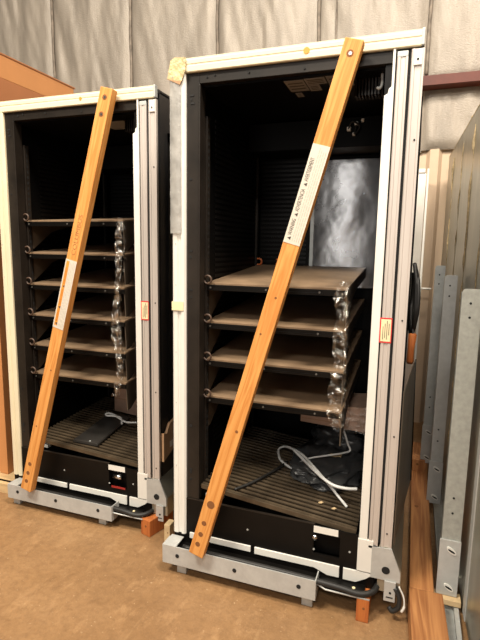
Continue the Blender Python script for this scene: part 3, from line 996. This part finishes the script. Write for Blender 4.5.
# pinkish wrapped carton under the lowest right shelf
t = thing('cardboard_carton', 'pinkish cardboard carton partly wrapped in clear film below the lowest shelf', 'carton', (RX + 0.43, 0.47, 0.535), (0, math.radians(1.5), 0))
MB().prism([(0.0, 0.0), (0.0, 0.036), (0.19, 0.042), (0.20, 0.100), (0.315, 0.115), (0.315, -0.008)], 'y', 0.0, 0.24).build('body', M_CARDP, t, 0.003)
MB().box(0.005, 0.19, -0.001, 0.004, 0.018, 0.021).build('flap_edge', M_CARD, t)
MB().grid(lambda u, v: (0.15 + 0.165 * u, -0.006 - 0.004 * nz(u * 9, v * 12, 2), -0.012 + 0.125 * v), 14, 14).build('film', M_WRAP, t, smooth=True)

# ------------------------------------------------------------------ loose things inside the left cooler


def ldz(x, y, h=0.006):
    return (LX + x, LY + y, LZ + 0.368 - (x - 0.118) * math.tan(math.radians(4.0)) + (y - 0.06) * math.tan(math.radians(3)) + h)


t = thing('cover_strip', 'long flat black cover strip lying slantwise on the left cooler grille', 'cover strip', ldz(0.345, 0.055, 0.006),
          (math.radians(3), math.radians(4), math.radians(6)))
MB().prism([(0, 0), (0.140, 0), (0.140, 0.010), (0.134, 0.016), (0.006, 0.016), (0, 0.010)], 'y', 0, 0.36).build('shell', mat('dull_black_plastic', (0.03, 0.027, 0.024), 0.45, var=0.2), t, 0.002)
MB().disc((0.09, 0.012, 0.015), 0.005, 'z', 10).build('screw', M_GALVD, t)
cable([at_z(*p) for p in ((122, 424, 0.385), (121, 418, 0.40), (114, 416, 0.40), (107, 415.5, 0.40), (106, 413.5, 0.40), (112, 414, 0.40), (119, 418, 0.40), (126, 422, 0.39),
                          (137, 422.5, 0.39))], 0.0055, 'white cable curled on the black cover strip in the left cooler')
t = thing('cardboard_carton', 'plain pinkish cardboard carton below the wrap in the left cooler', 'carton', ldz(0.315, 0.47, 0.012), (math.radians(3), math.radians(4), 0))
MB().box(0.0, 0.34, 0.0, 0.22, 0.0, 0.165).build('body', M_CARDP, t, 0.004)
MB().box(0.0, 0.34, -0.0012, 0.0, 0.083, 0.087).build('flap_edge', M_CARD, t)

# ------------------------------------------------------------------ blocks beneath the coolers


def wood_block(loc, sx, sy, sz, label, m, rz=0.0):
    t = thing('wood_block', label, 'wood block', loc, (0, 0, rz))
    o = MB().box(-sx / 2, sx / 2, 0, sy, 0, sz).build('block', m, t, 0.004)
    MB().disc((0.004, -0.0008, sz * 0.6), min(sx, sz) * 0.10, 'y', 12).build('knot', mat('hole_wood', (0.20, 0.075, 0.02), 0.8), t)
    return t


wood_block((RX + 0.797, -0.064, 0), 0.045, 0.14, 0.094, 'narrow orange wood block under the cooler beside the grey metal cabinet', M_BLOCK)
wood_block((LX + 0.835, LY - 0.062, 0), 0.058, 0.16, 0.080, 'wide orange wood block under the cooler beside the brown cabinet', M_BLOCK, math.radians(-16))
wood_block((-0.985, 0.10, 0), 0.03, 0.05, 0.095, 'small pale wood block standing between the two coolers', M_LIGHTWOOD)

# torn hanging seal at the right corner
t = thing('torn_gasket', 'torn black rubber gasket with white edge hanging from the right cooler corner', 'gasket', (RX + 0.905, -0.012, 0.03))
MB().tube(spline([(0.0, 0.0, 0.10), (0.016, -0.006, 0.07), (0.014, -0.012, 0.035), (-0.006, -0.012, 0.015), (-0.018, -0.006, 0.025)], 6), 0.009, 8).build('rubber', M_RUBBER, t, smooth=True)
MB().tube(spline([(0.012, -0.012, 0.118), (0.030, -0.018, 0.085), (0.034, -0.022, 0.05), (0.026, -0.022, 0.028)], 6), [0.003] * 12 + [0.005] * 7, 6).build('white_edge', M_WHITE, t, smooth=True)

# cardboard and clips between the coolers
t = thing('cardboard_offcut', 'torn brown cardboard offcut tucked against the side of the left cooler', 'cardboard', (LX + W + 0.004, LY + 0.012, 0.345), (0, 0, 0))
MB().prism([(0.0, 0.0), (0.09, 0.03), (0.13, 0.18), (0.06, 0.17), (0.03, 0.13), (0.0, 0.14)], 'x', 0, 0.012).build('sheet', M_CARD, t)
MB().prism([(0.06, 0.05), (0.09, 0.05), (0.09, 0.08), (0.06, 0.08)], 'x', 0.012, 0.013).build('paper_tag', M_LABEL, t)
o = MB().grid(lambda u, v: (0.010 * nz(u * 5, v * 12, 3), 0.30 * u, 0.75 * v), 10, 40).build('film_sheet', M_WRAP, smooth=True)
o.location = (LX + W + 0.022, LY + 0.16, 0.30)
tag(o, 'loose sheet of clear film hanging beside the left cooler side', 'plastic wrap')

# ------------------------------------------------------------------ brown cabinet at the left
t = thing('brown_cabinet', 'tall tan-brown sheet metal cabinet behind the cream-stripped cooler', 'cabinet', (-2.09, 0.285, 0.058))
MB().box(-0.80, -0.020, 0.012, 0.66, 0.0, 2.15).build('body', M_BROWN, t, 0.003)
MB().box(-0.80, 0.0, 0.0, 0.68, 2.145, 2.265).build('top_band', M_BROWN, t, 0.004)
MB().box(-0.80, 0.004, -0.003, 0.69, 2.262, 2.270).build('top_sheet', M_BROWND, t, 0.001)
MB().box(-0.058, -0.002, -0.004, 0.05, 0.0, 2.145).build('corner_post', M_BROWN, t, 0.003)
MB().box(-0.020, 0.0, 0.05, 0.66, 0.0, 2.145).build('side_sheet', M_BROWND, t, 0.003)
lb = MB().box(-0.30, -0.058, -0.008, -0.003, 1.10, 1.36).build('paper_notice', M_LABEL, t)
q = MB()
for k in range(6):
    q.box(-0.28, -0.075, -0.0086, -0.008, 1.135 + k * 0.035, 1.139 + k * 0.035)
q.build('notice_print', M_PRINT, lb)
t = thing('plywood_skid', 'pale plywood skid under the brown cabinet', 'skid', (-1.985, 0.19, 0))
for k in range(3):
    y0 = 0.02 + k * 0.30
    MB().box(-0.90, 0.0, y0, y0 + 0.14, 0.034, 0.056).build('deck_board', M_PALLET, t, 0.002)
MB().box(-0.90, 0.0, 0.0, 0.04, 0.0, 0.056).build('front_board', M_PALLET, t, 0.002)
for x in (-0.88, -0.46, -0.05):
    MB().box(x, x + 0.04, 0.04, 0.76, 0.0, 0.034).build('runner', M_PALLET, t, 0.002)

# ------------------------------------------------------------------ grey metal cabinet at the right
t = thing('metal_cabinet', 'tall grey brushed metal cabinet with beige sealed seams at the right', 'cabinet', (0.281, -0.70, 0.0), (0, 0, math.radians(2.05)))
CL = 2.80
MB().box(0.012, 0.90, 0.012, CL, 0.06, 1.985).build('body', M_GALVD, t)
edges = [0.0, 0.76, 1.16, 1.56, 1.98, 2.42, CL]
for a, b in zip(edges[:-1], edges[1:]):
    MB().box(0.0, 0.012, a + 0.003, b - 0.003, 0.03, 2.0).build('side_sheet', M_STAIN, t, 0.0015)
MB().box(0.0, 0.90, 0.0, CL, 1.992, 2.004).build('top_edge', M_CAULK, t, 0.002)
MB().box(0.03, 0.90, -0.002, 0.012, 0.06, 1.99).build('front_sheet', M_STAIN, t, 0.002)
MB().box(-0.004, 0.0, 0.735, 0.785, 0.03, 1.99).build('seam_cover', M_GALV, t, 0.001)
for y, rr in ((1.56, 0.010), (1.98, 0.004), (1.16, 0.003), (2.42, 0.007)):
    pts = [(-0.002 + 0.004 * nz(z * 9, y, 1), y + 0.014 * nz(z * 6, y, 7), z) for z in [0.35 + 0.02 * k for k in range(80)]]
    MB().tube(pts, [max(0.001, rr * (0.55 + 1.6 * nz(p[2] * 11, y * 7, 3))) for p in pts], 6).build('sealant_bead', M_CAULK, t, smooth=True)
for x in (0.02, 0.80):
    for y in (0.03, 1.35, 2.65):
        MB().box(x, x + 0.08, y, y + 0.08, 0.0, 0.06).build('foot', M_GALVD, t, 0.003)
MB().tube([(0.03, 1.82, 2.0), (0.01, 1.82, 2.03)], 0.006, 6).build('bolt', M_CAULK, t)

# galvanised posts leaning against its side


def make_post(loc, h, w, label, m, rz=0.0, foot=True):
    r = thing('galvanised_post', label, 'metal post', loc, (0, 0, rz), 'galvanised channel posts')
    c = 0.012
    MB().prism([(0, 0), (w, 0), (w, h - 0.004), (w - c * 0.4, h), (c, h), (c * 0.3, h - c * 0.3), (0, h - c)], 'y', 0, 0.004).build('face', m, r, 0.001)
    MB().box(0, 0.004, 0.004, 0.040, 0, h - 0.014).build('flange', m, r)
    MB().box(w - 0.004, w, 0.004, 0.040, 0, h - 0.006).build('flange', m, r)
    for z in (h - 0.05, h - 0.10, 0.33, 0.39):
        MB().disc((w * 0.45, -0.0012, z), 0.0042, 'y', 10).build('bolt_hole', M_HOLE, r)
    if foot:
        f = MB().box(-0.006, w + 0.002, -0.008, -0.001, 0.0, 0.225).build('foot_bracket', M_GALV, r, 0.0015)
        for z in (0.035, 0.185):
            poly = [(w * 0.55 + 0.019 * math.cos(a) * 0.9 + 0.0, z + 0.011 * math.sin(a) - 0.009 * math.cos(a)) for a in
                    [2 * math.pi * k / 14 for k in range(14)]]
            MB().prism(poly, 'y', -0.013, -0.008).build('slotted_bolt', M_WHITE, f)
            poly = [(w * 0.55 + 0.013 * math.cos(a), z + 0.004 * math.sin(a) - 0.006 * math.cos(a)) for a in [2 * math.pi * k / 12 for k in range(12)]]
            MB().prism(poly, 'y', -0.0145, -0.013).build('bolt_slot', M_HOLE, f)
    return r


make_post((0.163, 0.13, 0.055), 1.165, 0.066, 'nearest and widest galvanised channel post against the grey metal cabinet', mat('dull_shaded_steel', (0.35, 0.355, 0.325), 0.5, 0.2, var=0.12, scale=45))  # dull speckled finish; colour also darkened to offset too much lamp light
make_post((0.140, 0.80, 0.075), 1.160, 0.058, 'middle galvanised channel post against the grey metal cabinet', M_GALV)
make_post((0.108, 1.14, 0.14), 1.13, 0.052, 'farthest galvanised channel post, darker, beside the white-framed glass door', M_GALVD)
o = MB().box(0.145, 0.245, 0.10, 0.15, 0.03, 0.052).build('wood_batten', M_LIGHTWOOD, bevel=0.002)
tag(o, 'pale wooden batten under the nearest galvanised post', 'wood batten')
t = thing('floor_channel', 'galvanised floor channel lying along the timber beside the grey metal cabinet', 'metal channel', (0.176, -0.62, 0))
MB().box(0, 0.062, 0, 2.30, 0, 0.005).build('web', M_GALVD, t)
MB().box(0, 0.004, 0, 2.30, 0.005, 0.024).build('flange', M_GALV, t)
MB().box(0.046, 0.062, 0, 2.30, 0.005, 0.026).build('flange', M_GALV, t)


# timbers on the floor (grain along local Z, so built upright and laid down)
def timber(loc, w, h, l, rz, label):
    t = thing('timber', label, 'timber', loc, (math.radians(-90), 0, rz), 'timbers on the floor')
    # local z -> world y, local y -> world -z
    MB().box(0, w, -h, 0, 0, l).build('beam', M_TIMBER, t, 0.006)
    MB().disc((w * 0.3, -h - 0.0008, l * 0.42), 0.010, 'y', 12).build('knot', mat('hole_wood', (0.20, 0.075, 0.02), 0.8), t)
    return t


timber((0.060, 0.075, 0), 0.088, 0.088, 1.50, 0.0, 'long reddish timber on the floor running back beside the right cooler')
timber((0.096, -0.80, 0), 0.118, 0.098, 0.86, math.radians(2.5), 'wider foreground timber butted against the long reddish timber')
o = wood_block((0.085, 1.12, 0.088), 0.09, 0.10, 0.07, 'offcut wood block resting on the far end of the timber', M_TIMBER)

# white framed glass door leaning at the wall
t = thing('glass_door', 'white-framed glass door standing against the beige ribbed wall sheet', 'glass door', (-0.575, 1.98, 0.0), (math.radians(-2.5), 0, 0))
DW, DH = 0.632, 1.925
MB().box(0.02, DW - 0.02, 0.012, 0.020, 0.03, DH - 0.03).build('pane', M_GLASS, t)
for nme, a, b, c, d in (('stile', 0, 0.016, 0, DH), ('stile', DW - 0.016, DW, 0, DH), ('rail', 0.026, DW - 0.026, 0, 0.03), ('rail', 0.026, DW - 0.026, DH - 0.03, DH)):
    MB().box(a, b, 0.0, 0.034, c, d).build(nme, M_WHITE, t, 0.006)
o = MB().tube([(0.035, 2.05, 1.075), (0.125, 2.05, 1.075)], 0.008, 8).build('steel_bar', M_WHITE, smooth=True)
tag(o, 'short white bar between the glass door and the farthest post', 'metal bar')

# hose hung at the side of the right cooler
t = thing('rubber_hose', 'black rubber hose looped down the right side of the right cooler', 'hose', (0.000, 0.55, 0.99))
for k in range(3):
    pts = spline([(0.0, 0.0 + k * 0.02, 0.30), (0.012 + k * 0.004, -0.03, 0.22), (0.016 + k * 0.004, -0.06, 0.10), (0.008, -0.02, 0.0), (-0.002, 0.04, 0.02 + 0.03 * k), (0.0, 0.07, 0.14), (0.0, 0.05, 0.26)], 8)
    MB().tube(pts, 0.009, 8).build('loop', M_RUBBER, t, smooth=True)
t = thing('wooden_peg', 'turned wooden peg hanging below the black hose', 'wooden peg', (0.008, 0.50, 0.855))
MB().tube([(0, 0, 0), (0, 0, 0.012), (0, 0, 0.06), (0.004, 0, 0.13), (0.004, 0, 0.135)], [0.012, 0.016, 0.0145, 0.018, 0.012], 10).build('grip', M_BLOCK, t, smooth=True)
MB().tube([(0.004, 0, 0.135), (0.0, 0.02, 0.19)], 0.004, 6).build('cord', M_RUBBER, t)

# grey-brown sheet resting on the flared base of the right cooler, its far edge sprung outwards
t = thing('loose_side_sheet', 'grey-brown metal sheet sprung out from the right side of the right cooler', 'metal sheet', (RX + W + 0.006, 0.014, 0.281))
v = []
for off in (0.0, 0.003):
    v += [(off, 0, 0), (off + 0.052, 0.56, 0), (off + 0.036, 0.56, 0.58), (off, 0, 0.58)]
MB().add(v, [(0, 3, 2, 1), (4, 5, 6, 7), (0, 1, 5, 4), (1, 2, 6, 5), (2, 3, 7, 6), (3, 0, 4, 7)]).build('sheet', mat('grey_brown_sheet', (0.17, 0.145, 0.115), 0.4, 0.4, var=0.15, scale=4), t)
MB().tube([(0.056, 0.562, 0.0), (0.040, 0.562, 0.58)], 0.004, 6).build('rolled_edge', M_BLACK, t, smooth=True)

# pieces too small to pick apart one by one stay joined
for o in bpy.data.objects:
    if o.type == 'MESH' and o.name.split('.')[0] in ('slots', 'wall_ribs', 'back_ribs', 'strip_screws', 'jamb_slots', 'jamb_screws', 'extrusion_screws',
                                                     'sticker_print', 'panel_screws', 'yellow_plug', 'fine_print', 'notice_print', 'lip_screws',
                                                     'fin_block', 'tab_slots'):
        o['kind'] = 'stuff'
